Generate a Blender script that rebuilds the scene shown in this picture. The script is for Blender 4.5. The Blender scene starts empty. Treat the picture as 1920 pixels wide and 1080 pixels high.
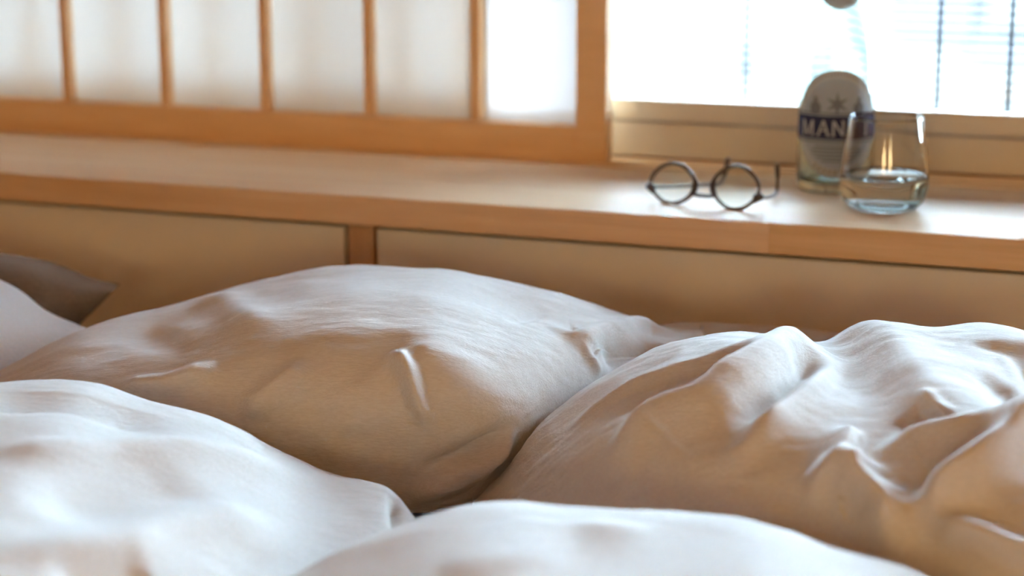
import bpy, bmesh, math, random
import numpy as np
from mathutils import Vector, Matrix

random.seed(7)
SC = bpy.context.scene
COL = SC.collection
PI = math.pi

# ------------------------------------------------------------------ camera, sky, exposure
SH = 0.62                       # height of the window shelf above the floor
YAW = 0.35835
cam_d = bpy.data.cameras.new('camera')
cam = bpy.data.objects.new('camera', cam_d)
COL.objects.link(cam)
cam.location = (0.0, -1.75, SH + 0.32875)
cam.rotation_euler = (PI / 2 - 0.21678, 0.0, YAW)
cam_d.sensor_width = 36.0
cam_d.lens = 67.5
cam_d.clip_start = 0.02
cam_d.dof.use_dof = True
cam_d.dof.focus_distance = 1.48
cam_d.dof.aperture_fstop = 4.0
SC.camera = cam

world = bpy.data.worlds.new('sky')
SC.world = world
world.use_nodes = True
bg = world.node_tree.nodes['Background']
bg.inputs['Color'].default_value = (0.61, 0.80, 1.0, 1)
bg.inputs['Strength'].default_value = 86.0

portal_d = bpy.data.lights.new('window_portal', 'AREA')
portal_d.shape = 'RECTANGLE'
portal_d.size = 3.0
portal_d.size_y = 1.45
portal_d.cycles.is_portal = True
portal = bpy.data.objects.new('window_portal', portal_d)
portal.location = (-0.45, 0.50, SH + 0.76)
portal.rotation_euler = (-PI / 2, 0, 0)
COL.objects.link(portal)

SC.view_settings.view_transform = 'Standard'
SC.view_settings.look = 'None'
SC.view_settings.gamma = 1.0
SC.view_settings.use_curve_mapping = False
SC.view_settings.exposure = 1.48
SC.cycles.use_denoising = True
SC.cycles.adaptive_threshold = 0.05
SC.cycles.max_bounces = 14
SC.cycles.diffuse_bounces = 4
SC.cycles.glossy_bounces = 4
SC.cycles.transparent_max_bounces = 10
SC.cycles.sample_clamp_indirect = 6.0


# ------------------------------------------------------------------ helpers
def lin(r, g, b):
    f = lambda c: (c / 255 / 12.92) if c / 255 <= 0.04045 else ((c / 255 + 0.055) / 1.055) ** 2.4
    return (f(r), f(g), f(b), 1.0)


def mat(name, color, rough=0.6, **kw):
    m = bpy.data.materials.new(name)
    m.use_nodes = True
    b = m.node_tree.nodes['Principled BSDF']
    b.inputs['Base Color'].default_value = color if len(color) == 4 else (*color, 1)
    b.inputs['Roughness'].default_value = rough
    for k, v in kw.items():
        b.inputs[k.replace('_', ' ')].default_value = v
    return m


def nd(m, t, **kw):
    n = m.node_tree.nodes.new(t)
    for k, v in kw.items():
        setattr(n, k, v)
    return n


def wood(name, c1, c2, rough=0.45, scale=(1.2, 30, 30), bump=0.05, off=0.0, spec=0.5):
    """long straight grain; 'scale' stretches the noise along the board"""
    m = mat(name, c1, rough)
    L = m.node_tree.links
    b = m.node_tree.nodes['Principled BSDF']
    b.inputs['Specular IOR Level'].default_value = spec
    tc = nd(m, 'ShaderNodeTexCoord')
    mp = nd(m, 'ShaderNodeMapping')
    mp.inputs['Scale'].default_value = scale
    mp.inputs['Location'].default_value = (off, off * 1.7, off * 0.6)
    L.new(tc.outputs['Object'], mp.inputs['Vector'])
    n1 = nd(m, 'ShaderNodeTexNoise')
    n1.inputs['Scale'].default_value = 1.6
    n1.inputs['Detail'].default_value = 5
    n1.inputs['Distortion'].default_value = 0.6
    L.new(mp.outputs[0], n1.inputs['Vector'])
    n2 = nd(m, 'ShaderNodeTexNoise')
    n2.inputs['Scale'].default_value = 9
    n2.inputs['Detail'].default_value = 4
    L.new(mp.outputs[0], n2.inputs['Vector'])
    mix = nd(m, 'ShaderNodeMix', data_type='FLOAT')
    mix.inputs[0].default_value = 0.35
    L.new(n1.outputs['Fac'], mix.inputs[2])
    L.new(n2.outputs['Fac'], mix.inputs[3])
    cr = nd(m, 'ShaderNodeValToRGB')
    cr.color_ramp.elements[0].position = 0.33
    cr.color_ramp.elements[0].color = c2
    cr.color_ramp.elements[1].position = 0.66
    cr.color_ramp.elements[1].color = c1
    L.new(mix.outputs[0], cr.inputs['Fac'])
    L.new(cr.outputs['Color'], b.inputs['Base Color'])
    bp = nd(m, 'ShaderNodeBump')
    bp.inputs['Strength'].default_value = bump
    bp.inputs['Distance'].default_value = 0.002
    L.new(n2.outputs['Fac'], bp.inputs['Height'])
    L.new(bp.outputs[0], b.inputs['Normal'])
    return m


def cloth_mat(name, c1, c2, bump=0.4, sheen=0.25):
    m = mat(name, c1, 0.92)
    L = m.node_tree.links
    b = m.node_tree.nodes['Principled BSDF']
    b.inputs['Specular IOR Level'].default_value = 0.15
    b.inputs['Sheen Weight'].default_value = sheen
    b.inputs['Sheen Roughness'].default_value = 0.5
    tc = nd(m, 'ShaderNodeTexCoord')
    mp = nd(m, 'ShaderNodeMapping')
    mp.inputs['Scale'].default_value = (0.22, 1.0, 1.0)
    mp.inputs['Rotation'].default_value = (0.0, 0.25, 0.35)
    L.new(tc.outputs['Object'], mp.inputs['Vector'])
    slub = nd(m, 'ShaderNodeTexNoise')
    slub.inputs['Scale'].default_value = 650
    slub.inputs['Detail'].default_value = 4
    slub.inputs['Roughness'].default_value = 0.65
    L.new(mp.outputs[0], slub.inputs['Vector'])
    crump = nd(m, 'ShaderNodeTexNoise')
    crump.inputs['Scale'].default_value = 70
    crump.inputs['Detail'].default_value = 5
    crump.inputs['Distortion'].default_value = 0.8
    L.new(mp.outputs[0], crump.inputs['Vector'])
    cr = nd(m, 'ShaderNodeValToRGB')
    cr.color_ramp.elements[0].position = 0.3
    cr.color_ramp.elements[0].color = c2
    cr.color_ramp.elements[1].position = 0.7
    cr.color_ramp.elements[1].color = c1
    L.new(slub.outputs['Fac'], cr.inputs['Fac'])
    L.new(cr.outputs['Color'], b.inputs['Base Color'])
    b1 = nd(m, 'ShaderNodeBump')
    b1.inputs['Strength'].default_value = bump
    b1.inputs['Distance'].default_value = 0.0012
    L.new(slub.outputs['Fac'], b1.inputs['Height'])
    b2 = nd(m, 'ShaderNodeBump')
    b2.inputs['Strength'].default_value = bump * 0.7
    b2.inputs['Distance'].default_value = 0.002
    L.new(crump.outputs['Fac'], b2.inputs['Height'])
    L.new(b1.outputs[0], b2.inputs['Normal'])
    L.new(b2.outputs[0], b.inputs['Normal'])
    return m


def obj(name, me_or_bm, m=None, parent=None, loc=(0, 0, 0), smooth=False):
    if isinstance(me_or_bm, bmesh.types.BMesh):
        me = bpy.data.meshes.new(name)
        me_or_bm.to_mesh(me)
        me_or_bm.free()
    else:
        me = me_or_bm
    if smooth:
        me.polygons.foreach_set('use_smooth', [True] * len(me.polygons))
    if m is not None and not me.materials:
        me.materials.append(m)
    o = bpy.data.objects.new(name, me)
    COL.objects.link(o)
    o.location = loc
    if parent is not None:
        o.parent = parent
    return o


def empty(name, loc=(0, 0, 0), rz=0.0):
    o = bpy.data.objects.new(name, None)
    o.empty_display_size = 0.05
    COL.objects.link(o)
    o.location = loc
    o.rotation_euler = (0, 0, rz)
    return o


def tag(o, label=None, cat=None, group=None, kind=None):
    if label: o['label'] = label
    if cat: o['category'] = cat
    if group: o['group'] = group
    if kind: o['kind'] = kind
    return o


def box(bm, x0, x1, y0, y1, z0, z1, bev=0.0):
    g = bmesh.ops.create_cube(bm, size=1.0)
    for v in g['verts']:
        v.co = Vector((x0 + (v.co.x + 0.5) * (x1 - x0), y0 + (v.co.y + 0.5) * (y1 - y0), z0 + (v.co.z + 0.5) * (z1 - z0)))
    if bev > 0:
        es = set()
        for v in g['verts']:
            es.update(v.link_edges)
        bmesh.ops.bevel(bm, geom=list(es), offset=bev, segments=2, profile=0.6, affect='EDGES')
    return bm


def boxo(name, x0, x1, y0, y1, z0, z1, m, parent=None, bev=0.0, origin=(0, 0, 0)):
    ox, oy, oz = origin
    return obj(name, box(bmesh.new(), x0 - ox, x1 - ox, y0 - oy, y1 - oy, z0 - oz, z1 - oz, bev), m, parent)


def lathe(prof, n=64, closed=False):
    """prof: list of (r, z); r = 0 ends close on the axis"""
    bm = bmesh.new()
    rings = []
    for r, z in prof:
        if r < 1e-6:
            rings.append([bm.verts.new((0, 0, z))])
        else:
            rings.append([bm.verts.new((r * math.cos(2 * PI * k / n), r * math.sin(2 * PI * k / n), z)) for k in range(n)])
    prs = list(zip(rings[:-1], rings[1:]))
    if closed:
        prs.append((rings[-1], rings[0]))
    for a, b in prs:
        for k in range(n):
            k2 = (k + 1) % n
            if len(a) == 1 and len(b) == 1:
                continue
            if len(a) == 1:
                bm.faces.new((a[0], b[k2], b[k]))
            elif len(b) == 1:
                bm.faces.new((a[k], a[k2], b[0]))
            else:
                bm.faces.new((a[k], a[k2], b[k2], b[k]))
    bmesh.ops.recalc_face_normals(bm, faces=bm.faces)
    return bm


def spline(pts, n):
    """Catmull-Rom through pts"""
    P = [Vector(p) for p in pts]
    P = [P[0] * 2 - P[1]] + P + [P[-1] * 2 - P[-2]]
    out = []
    for i in range(1, len(P) - 2):
        for k in range(n):
            t = k / n
            out.append(0.5 * ((2 * P[i]) + (P[i + 1] - P[i - 1]) * t + (2 * P[i - 1] - 5 * P[i] + 4 * P[i + 1] - P[i + 2]) * t * t
                              + (3 * P[i] - P[i - 1] - 3 * P[i + 1] + P[i + 2]) * t ** 3))
    out.append(P[-2].copy())
    return out


def tube(path, rad, n=12, closed=False, flat=1.0):
    """sweep an ellipse; rad may be a list; 'flat' squeezes it along the second axis"""
    bm = bmesh.new()
    N = len(path)
    rings = []
    up0 = Vector((0, 0, 1))
    for i, p in enumerate(path):
        a = path[(i - 1) % N] if (closed or i > 0) else p
        b = path[(i + 1) % N] if (closed or i < N - 1) else p
        t = (Vector(b) - Vector(a)).normalized()
        u = up0.cross(t)
        if u.length < 1e-3:
            u = Vector((0, 1, 0)).cross(t)
        u.normalize()
        v = t.cross(u)
        r = rad[i] if isinstance(rad, (list, tuple)) else rad
        rings.append([bm.verts.new(Vector(p) + u * (r * math.cos(2 * PI * k / n)) + v * (r * flat * math.sin(2 * PI * k / n))) for k in range(n)])
    prs = list(zip(rings[:-1], rings[1:]))
    if closed:
        prs.append((rings[-1], rings[0]))
    for a, b in prs:
        for k in range(n):
            k2 = (k + 1) % n
            bm.faces.new((a[k], a[k2], b[k2], b[k]))
    if not closed:
        bm.faces.new(rings[0])
        bm.faces.new(rings[-1])
    bmesh.ops.recalc_face_normals(bm, faces=bm.faces)
    return bm


# ------------------------------------------------------------------ materials
M = {}
M['shelf'] = wood('pale_ash', lin(248, 228, 198), lin(236, 208, 172), 0.48, (1.0, 26, 26), 0.03, 0.0, 0.04)
M['shelf2'] = wood('pale_ash_second', lin(246, 224, 192), lin(232, 202, 164), 0.48, (1.0, 30, 30), 0.03, 4.2, 0.04)
M['edge'] = wood('warm_ash_edge', lin(238, 206, 168), lin(220, 182, 140), 0.5, (1.4, 40, 40), 0.04, 2.0)
M['edge2'] = wood('golden_ash_edge', lin(230, 192, 142), lin(212, 170, 118), 0.5, (1.4, 34, 34), 0.04, 7.0)
M['shoji'] = wood('cedar', lin(240, 204, 160), lin(228, 186, 136), 0.55, (1.5, 40, 12), 0.04, 1.0)
M['post'] = wood('post_wood', lin(216, 176, 138), lin(196, 152, 114), 0.6, (30, 30, 1.5), 0.04, 3.0)
M['panel'] = mat('panel_paper', lin(247, 240, 228), 0.85)
M['gap'] = mat('dark_recess', lin(92, 66, 46), 0.9)
M['metal'] = mat('bronze_aluminium', lin(214, 205, 190), 0.42, Metallic=0.3)
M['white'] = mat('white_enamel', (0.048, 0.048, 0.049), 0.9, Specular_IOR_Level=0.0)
M['cord'] = mat('blind_cord', (0.03, 0.03, 0.034), 0.9, Specular_IOR_Level=0.0)
M['wall'] = mat('warm_plaster', lin(160, 112, 66), 0.9)
M['ceil'] = wood('ceiling_boards', lin(214, 176, 128), lin(204, 162, 112), 0.7, (1.0, 14, 14))
M['floor'] = wood('floor_boards', lin(140, 90, 52), lin(116, 72, 40), 0.5, (10, 0.7, 10))
M['linen'] = cloth_mat('washed_linen', lin(222, 221, 219), lin(208, 205, 201))
M['sheet'] = cloth_mat('white_sheet', lin(230, 226, 222), lin(216, 210, 204))
M['grey_linen'] = cloth_mat('grey_linen', lin(216, 214, 214), lin(202, 199, 198))
M['taupe'] = cloth_mat('taupe_linen', lin(138, 124, 110), lin(118, 104, 92))
M['mattress'] = cloth_mat('mattress_ticking', lin(224, 218, 210), lin(210, 204, 196))
M['bed'] = wood('bed_oak', lin(186, 140, 96), lin(156, 110, 72), 0.5, (1.0, 20, 20))


def paper_mat(name='shoji_paper', fac=0.31, c0=(0.80, 0.80, 0.81, 1), c1=(0.88, 0.88, 0.895, 1)):
    m = bpy.data.materials.new(name)
    m.use_nodes = True
    t = m.node_tree
    t.nodes.clear()
    out = nd(m, 'ShaderNodeOutputMaterial')
    d = nd(m, 'ShaderNodeBsdfDiffuse')
    d.inputs['Color'].default_value = (0.80, 0.78, 0.74, 1)
    tr = nd(m, 'ShaderNodeBsdfTranslucent')
    mx = nd(m, 'ShaderNodeMixShader')
    mx.inputs[0].default_value = fac
    nz = nd(m, 'ShaderNodeTexNoise')
    nz.inputs['Scale'].default_value = 60
    nz.inputs['Detail'].default_value = 6
    cr = nd(m, 'ShaderNodeValToRGB')
    cr.color_ramp.elements[0].color = c0
    cr.color_ramp.elements[1].color = c1
    t.links.new(nz.outputs['Fac'], cr.inputs['Fac'])
    t.links.new(cr.outputs['Color'], tr.inputs['Color'])
    t.links.new(d.outputs[0], mx.inputs[1])
    t.links.new(tr.outputs[0], mx.inputs[2])
    t.links.new(mx.outputs[0], out.inputs['Surface'])
    return m


def pane_mat(name, refl=0.06):
    m = bpy.data.materials.new(name)
    m.use_nodes = True
    t = m.node_tree
    t.nodes.clear()
    out = nd(m, 'ShaderNodeOutputMaterial')
    tr = nd(m, 'ShaderNodeBsdfTransparent')
    tr.inputs['Color'].default_value = (0.96, 0.98, 0.97, 1)
    gl = nd(m, 'ShaderNodeBsdfGlossy')
    gl.inputs['Roughness'].default_value = 0.02
    fr = nd(m, 'ShaderNodeFresnel')
    fr.inputs['IOR'].default_value = 1.25
    mx = nd(m, 'ShaderNodeMixShader')
    t.links.new(fr.outputs[0], mx.inputs[0])
    t.links.new(tr.outputs[0], mx.inputs[1])
    t.links.new(gl.outputs[0], mx.inputs[2])
    t.links.new(mx.outputs[0], out.inputs['Surface'])
    return m


def glass_mat(name, color, ior=1.5, rough=0.0):
    m = bpy.data.materials.new(name)
    m.use_nodes = True
    t = m.node_tree
    t.nodes.clear()
    out = nd(m, 'ShaderNodeOutputMaterial')
    g = nd(m, 'ShaderNodeBsdfGlass')
    g.inputs['Color'].default_value = color
    g.inputs['IOR'].default_value = ior
    g.inputs['Roughness'].default_value = rough
    t.links.new(g.outputs[0], out.inputs['Surface'])
    return m


def print_mat(name, color, trans=0.35):
    m = bpy.data.materials.new(name)
    m.use_nodes = True
    t = m.node_tree
    t.nodes.clear()
    out = nd(m, 'ShaderNodeOutputMaterial')
    d = nd(m, 'ShaderNodeBsdfDiffuse')
    d.inputs['Color'].default_value = color
    tr = nd(m, 'ShaderNodeBsdfTranslucent')
    tr.inputs['Color'].default_value = color
    mx = nd(m, 'ShaderNodeMixShader')
    mx.inputs[0].default_value = trans
    t.links.new(d.outputs[0], mx.inputs[1])
    t.links.new(tr.outputs[0], mx.inputs[2])
    t.links.new(mx.outputs[0], out.inputs['Surface'])
    return m


M['paper'] = paper_mat()
M['thin_paper'] = paper_mat('thin_shoji_paper', 0.88, (0.93, 0.92, 0.90, 1), (0.96, 0.955, 0.94, 1))
M['pane'] = pane_mat('window_glass')
M['bottle_glass'] = glass_mat('aqua_bottle_glass', (0.955, 1.0, 0.985, 1), 1.5)
M['tumbler_glass'] = glass_mat('clear_tumbler_glass', (0.99, 1.0, 0.995, 1), 1.48)
M['water'] = glass_mat('still_water', (0.985, 1.0, 1.0, 1), 1.33)
M['lens'] = pane_mat('spectacle_lens')
M['frame_dark'] = mat('dark_horn', lin(52, 40, 34), 0.3)
M['frame_wire'] = mat('grey_brown_rim', lin(96, 82, 68), 0.35, Metallic=0.4)
M['label_pale'] = print_mat('label_pale_grey', lin(204, 206, 204), 0.25)
M['label_blue'] = print_mat('label_blue_grey', lin(184, 194, 202), 0.25)
M['label_ring'] = print_mat('label_ring_print', lin(164, 158, 152), 0.18)
M['label_grey'] = print_mat('label_grey_print', lin(128, 134, 138), 0.12)
M['label_navy'] = print_mat('label_navy', lin(58, 64, 92), 0.08)
M['label_white'] = print_mat('label_letter', lin(214, 216, 216), 0.3)
M['label_gold'] = print_mat('label_gold_print', lin(160, 150, 126), 0.12)
M['label_neck'] = print_mat('neck_label', lin(190, 186, 182), 0.4)
M['label_red'] = print_mat('neck_red', lin(150, 100, 92), 0.12)

# ------------------------------------------------------------------ the room
X0, X1, Y0, YW, ZC = -2.3, 1.5, -3.4, 0.345, 2.45
WX0, WX1, WZ0, WZ1 = -1.83, 1.05, SH + 0.003, SH + 1.45


def struct(o):
    o['kind'] = 'structure'
    return o


struct(boxo('floor', X0, X1, Y0, YW + 0.12, -0.05, 0, M['floor']))
struct(boxo('ceiling', X0, X1, Y0, YW + 0.12, ZC, ZC + 0.05, M['ceil']))
struct(boxo('wall_left', X0 - 0.1, X0, Y0, YW + 0.12, 0, ZC, M['wall']))
struct(boxo('wall_right', X1, X1 + 0.1, Y0, YW + 0.12, 0, ZC, M['wall']))
struct(boxo('wall_back', X0, X1, Y0 - 0.1, Y0, 0, ZC, M['wall']))
bm = bmesh.new()
box(bm, X0, X1, YW, YW + 0.12, 0, WZ0)
box(bm, X0, X1, YW, YW + 0.12, WZ1, ZC)
box(bm, X0, WX0, YW, YW + 0.12, WZ0, WZ1)
box(bm, WX1, X1, YW, YW + 0.12, WZ0, WZ1)
struct(obj('wall_front', bm, M['wall']))

# window: bronze aluminium frame, two panes, meeting stile
win = struct(empty('window_1', (-0.45, YW, WZ0)))
wo = (-0.45, YW, WZ0)
fy = 0.3406
boxo('bottom_rail', WX0, WX1, fy + 0.003, 0.366, WZ0, SH + 0.043, M['metal'], win, 0.002, wo)
boxo('bottom_rail_upper', WX0, WX1, fy, 0.366, SH + 0.0445, SH + 0.069, M['metal'], win, 0.003, wo)
boxo('inner_sill', WX0, WX1, 0.366, 0.46, WZ0, SH + 0.030, M['metal'], win, 0.001, wo)
boxo('head_rail', WX0, WX1, fy, 0.46, WZ1 - 0.05, WZ1, M['metal'], win, 0.002, wo)
boxo('jamb', WX0, WX0 + 0.04, fy, 0.46, SH + 0.07, WZ1 - 0.05, M['metal'], win, 0.002, wo)
boxo('jamb', WX1 - 0.04, WX1, fy, 0.46, SH + 0.07, WZ1 - 0.05, M['metal'], win, 0.002, wo)
boxo('meeting_stile', -1.02, -0.97, 0.42, 0.455, SH + 0.03, WZ1 - 0.05, M['metal'], win, 0.002, wo)
boxo('pane', WX0 + 0.04, -1.02, 0.436, 0.440, SH + 0.03, WZ1 - 0.05, M['pane'], win, 0, wo)
boxo('pane', -0.97, WX1 - 0.04, 0.436, 0.440, SH + 0.03, WZ1 - 0.05, M['pane'], win, 0, wo)

# ------------------------------------------------------------------ outside
go = obj('street', box(bmesh.new(), -14, 14, 0.8, 30, -3.2, -3.0), mat('grey_asphalt', (0.08, 0.08, 0.08), 0.9))
tag(go, 'grey street outside below the window', 'street', kind='structure')
bd = empty('building', (-1.5, 6.0, -3.0))
tag(bd, 'pale neighbouring building seen blurred through the window blind', 'building')
bo = (-1.5, 6.0, -3.0)
M['facade'] = mat('grey_render', (0.0235, 0.0228, 0.0215), 0.9, Specular_IOR_Level=0.0)
M['dglass'] = mat('grey_window_glass', (0.0135, 0.0132, 0.0138), 0.8, Specular_IOR_Level=0.0)
M['dglass2'] = mat('pale_window_glass', (0.0170, 0.0170, 0.0168), 0.8, Specular_IOR_Level=0.0)
M['ochre'] = mat('ochre_ledge', (0.0215, 0.0165, 0.013), 0.9, Specular_IOR_Level=0.0)
boxo('wall', -9, 6, 6.0, 9.0, -3.0, SH + 1.6, M['facade'], bd, 0, bo)
boxo('window', -1.28, -0.96, 5.94, 6.02, SH - 0.34, SH + 0.02, M['dglass'], bd, 0.01, bo)
boxo('window', -0.90, -0.40, 5.94, 6.02, SH - 0.29, SH - 0.02, M['dglass2'], bd, 0.01, bo)
boxo('window', -0.97, -0.55, 5.94, 6.02, SH - 0.43, SH - 0.335, M['dglass'], bd, 0.01, bo)
boxo('window', -2.20, -1.62, 5.94, 6.02, SH - 0.475, SH - 0.405, M['dglass2'], bd, 0.01, bo)
boxo('ledge', -1.06, 0.4, 5.90, 6.02, SH - 0.555, SH - 0.53, M['ochre'], bd, 0.005, bo)

# ------------------------------------------------------------------ venetian blind on the right-hand opening
bl = empty('venetian_blind', (0.145, 0.392, SH + 0.04))
tag(bl, 'white venetian blind with very fine horizontal slats in front of the window glass', 'blind')
bw = 0.86
sl_me = bpy.data.meshes.new('slat')
sb = bmesh.new()
prev = None
for k in range(5):
    t = k / 4 - 0.5
    z = 0.0011 * (1 - 4 * t * t) - t * 0.0019
    cur = [sb.verts.new((-bw, t * 0.0165, z)), sb.verts.new((bw, t * 0.0165, z))]
    if prev:
        sb.faces.new((prev[0], prev[1], cur[1], cur[0]))
    prev = cur
ex = bmesh.ops.extrude_face_region(sb, geom=list(sb.faces))
for v in [e for e in ex['geom'] if isinstance(e, bmesh.types.BMVert)]:
    v.co.z -= 0.0003
bmesh.ops.recalc_face_normals(sb, faces=sb.faces)
sb.to_mesh(sl_me)
sb.free()
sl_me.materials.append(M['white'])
pitch = 0.0105
ns = int((WZ1 - 0.075 - (SH + 0.045)) / pitch)
for k in range(ns):
    o = bpy.data.objects.new('slat', sl_me)
    COL.objects.link(o)
    o.parent = bl
    o.location = (0, 0, 0.005 + k * pitch)
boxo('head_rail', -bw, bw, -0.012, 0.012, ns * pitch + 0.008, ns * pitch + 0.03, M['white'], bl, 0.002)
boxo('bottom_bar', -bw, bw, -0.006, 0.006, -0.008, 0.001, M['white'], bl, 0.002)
for x in (-0.518, -0.302, -0.2257, 0.15, 0.5, 0.85):
    for yy in (-0.0095, 0.0095):
        obj('ladder_cord', tube([(x - 0.145, yy, 0.0), (x - 0.145, yy, ns * pitch + 0.01)], 0.0011, 8), M['cord'], bl)

# ------------------------------------------------------------------ cabinet under the shelf
cab = empty('cabinet', (-0.4, 0.15, 0))
tag(cab, 'low built-in cabinet with beige panels and a wooden post below the shelf', 'cabinet')
co = (-0.4, 0.15, 0)
boxo('carcass', X0 + 0.01, X1 - 0.01, 0.05, 0.338, 0.0, SH - 0.034, M['gap'], cab, 0, co)
pz1 = SH - 0.0375
posts = [(-2.02, -1.975), (-0.8495 + 0.0065, -0.8155), (0.335, 0.377)]
edges = [X0 + 0.02, -2.025, -1.97, -0.8495, -0.8125, 0.330, 0.382, X1 - 0.02]
for a, b in ((edges[0], edges[1]), (edges[2], edges[3]), (edges[4], edges[5]), (edges[6], edges[7])):
    boxo('panel', a, b, 0.022, 0.05, 0.06, pz1, M['panel'], cab, 0.0015, co)
for a, b in posts:
    boxo('post', a, b, 0.018, 0.05, 0.0, SH - 0.034, M['post'], cab, 0.001, co)
boxo('plinth', X0 + 0.02, X1 - 0.02, 0.035, 0.05, 0.0, 0.055, M['post'], cab, 0.001, co)

# ------------------------------------------------------------------ the shelf: long glued boards and a front edge of jointed lengths
shf = empty('window_shelf', (-0.4, 0.14, SH - 0.03))
tag(shf, 'long pale wooden shelf board running below the window', 'shelf')
so = (-0.4, 0.14, SH - 0.03)
rows = [0.004, 0.050, 0.093, 0.142, 0.186, 0.232, 0.2755]
for k in range(len(rows) - 1):
    cuts = [X0 + 0.005] + sorted([(-1.5 + 0.83 * k) % 3.4 - 2.1, (-0.2 + 1.13 * k) % 3.2 - 2.0]) + [X1 - 0.005]
    for a, b in zip(cuts[:-1], cuts[1:]):
        if b - a < 0.05:
            continue
        o = boxo('board', a, b, rows[k], rows[k + 1], SH - 0.0298, SH, M['shelf'] if (k + int(a * 3)) % 2 else M['shelf2'], shf, 0.0003, so)
for a, b, mm in ((X0 + 0.005, -0.985, 'edge'), (-0.985, -0.397, 'edge'), (-0.397, X1 - 0.005, 'edge2')):
    boxo('edge_strip', a, b, 0.0, 0.0038, SH - 0.0298, SH - 0.0002, M[mm], shf, 0.0008, so)

tr1 = struct(empty('trim_1', (-0.4, 0.31, SH - 0.02)))
to = (-0.4, 0.31, SH - 0.02)
boxo('track_base', X0 + 0.005, X1 - 0.005, 0.2765, 0.3402, SH - 0.0298, SH - 0.001, M['shelf2'], tr1, 0, to)
for a, b in ((0.2765, 0.2875), (0.3045, 0.3145), (0.332, 0.3402)):
    boxo('track_rib', X0 + 0.005, X1 - 0.005, a, b, SH - 0.001, SH + 0.0015, M['shelf2'], tr1, 0.0004, to)


# ------------------------------------------------------------------ shoji screens
def shoji(name, x_left, x_right, yf, depth, bars, label, stile=0.0362, rail=0.0412, zb=0.001, paper='paper'):
    zt = WZ1 - 0.06
    o0 = (x_left, yf, SH + zb)
    t = empty(name, o0)
    tag(t, label, 'shoji screen', 'sliding paper screens on the shelf')
    z0 = SH + zb
    boxo('bottom_rail', x_left, x_right - stile, yf, yf + depth, z0, SH + rail, M['shoji'], t, 0.0012, o0)
    boxo('top_rail', x_left, x_right - stile, yf, yf + depth, zt - 0.04, zt, M['shoji'], t, 0.0012, o0)
    boxo('stile', x_right - stile, x_right, yf - 0.0004, yf + depth, z0, zt, M['shoji'], t, 0.0012, o0)
    boxo('stile', x_left - stile, x_left, yf - 0.0004, yf + depth, z0, zt, M['shoji'], t, 0.0012, o0)
    for x, w in bars:
        boxo('vertical_bar', x - w / 2, x + w / 2, yf + 0.009, yf + depth - 0.0012, SH + rail, zt - 0.04, M['shoji'], t, 0.0006, o0)
    for z in (0.42, 0.80, 1.14):
        boxo('cross_bar', x_left, x_right - stile, yf + 0.011, yf + depth - 0.0014, SH + z, SH + z + 0.009, M['shoji'], t, 0.0005, o0)
    cols = [x_left] + [b[0] for b in bars] + [x_right - stile]
    for a, b in zip(cols[:-1], cols[1:]):
        boxo('paper_panel', a, b, yf + depth - 0.0010, yf + depth - 0.0007, SH + rail - 0.01, zt - 0.03, M[paper], t, 0, o0)
    return t


xb = [-1.635, -1.498, -1.361, -1.2209, -1.0835, -0.9469, -0.812]
shoji('shoji_screen', -1.77, -0.6508, 0.288, 0.0245, [(x, 0.0108) for x in xb], 'front sliding paper screen with cedar frame, its edge beside the blind')
xr = [-1.68, -1.55, -1.42, -1.29, -1.16, -1.03, -0.91]
shoji('shoji_screen', -1.84, -0.8012, 0.3155, 0.0210, [(x, 0.009) for x in xr], 'rear sliding paper screen, seen only as shade through the front one', stile=0.026, paper='thin_paper')

# ------------------------------------------------------------------ bed
MZ = SH - 0.17                  # top of the mattress
bed = empty('bed_frame', (-0.5, -1.05, 0))
tag(bed, 'low oak bed frame below the mattress', 'bed')
bo2 = (-0.5, -1.05, 0)
boxo('platform', -1.75, 0.80, -2.15, -0.03, 0.16, 0.22, M['bed'], bed, 0.004, bo2)
for x in (-1.65, 0.62):
    for y in (-2.05, -0.20):
        boxo('leg', x, x + 0.08, y, y + 0.08, 0.0, 0.16, M['bed'], bed, 0.003, bo2)
mt = obj('mattress', box(bmesh.new(), -1.23, 1.23, -1.02, 1.02, 0.0, MZ - 0.2205, 0.03), M['mattress'], None, (-0.47, -1.085, 0.2205), True)
tag(mt, 'pale mattress the pillows lie on', 'mattress')


# ------------------------------------------------------------------ pillows
# PILLOW-GEOMETRY-BEGIN
def pchip(x, y, xi):
    x = np.asarray(x, float); y = np.asarray(y, float)
    h = np.diff(x); d = np.diff(y) / h
    m = np.zeros_like(y)
    for i in range(1, len(x) - 1):
        if d[i - 1] * d[i] > 0:
            w1 = 2 * h[i] + h[i - 1]; w2 = h[i] + 2 * h[i - 1]
            m[i] = (w1 + w2) / (w1 / d[i - 1] + w2 / d[i])
    m[0] = d[0]; m[-1] = d[-1]
    k = np.clip(np.searchsorted(x, xi) - 1, 0, len(h) - 1)
    t = (xi - x[k]) / h[k]
    return ((2 * t ** 3 - 3 * t ** 2 + 1) * y[k] + (t ** 3 - 2 * t ** 2 + t) * h[k] * m[k]
            + (-2 * t ** 3 + 3 * t ** 2) * y[k + 1] + (t ** 3 - t ** 2) * h[k] * m[k + 1])


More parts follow.
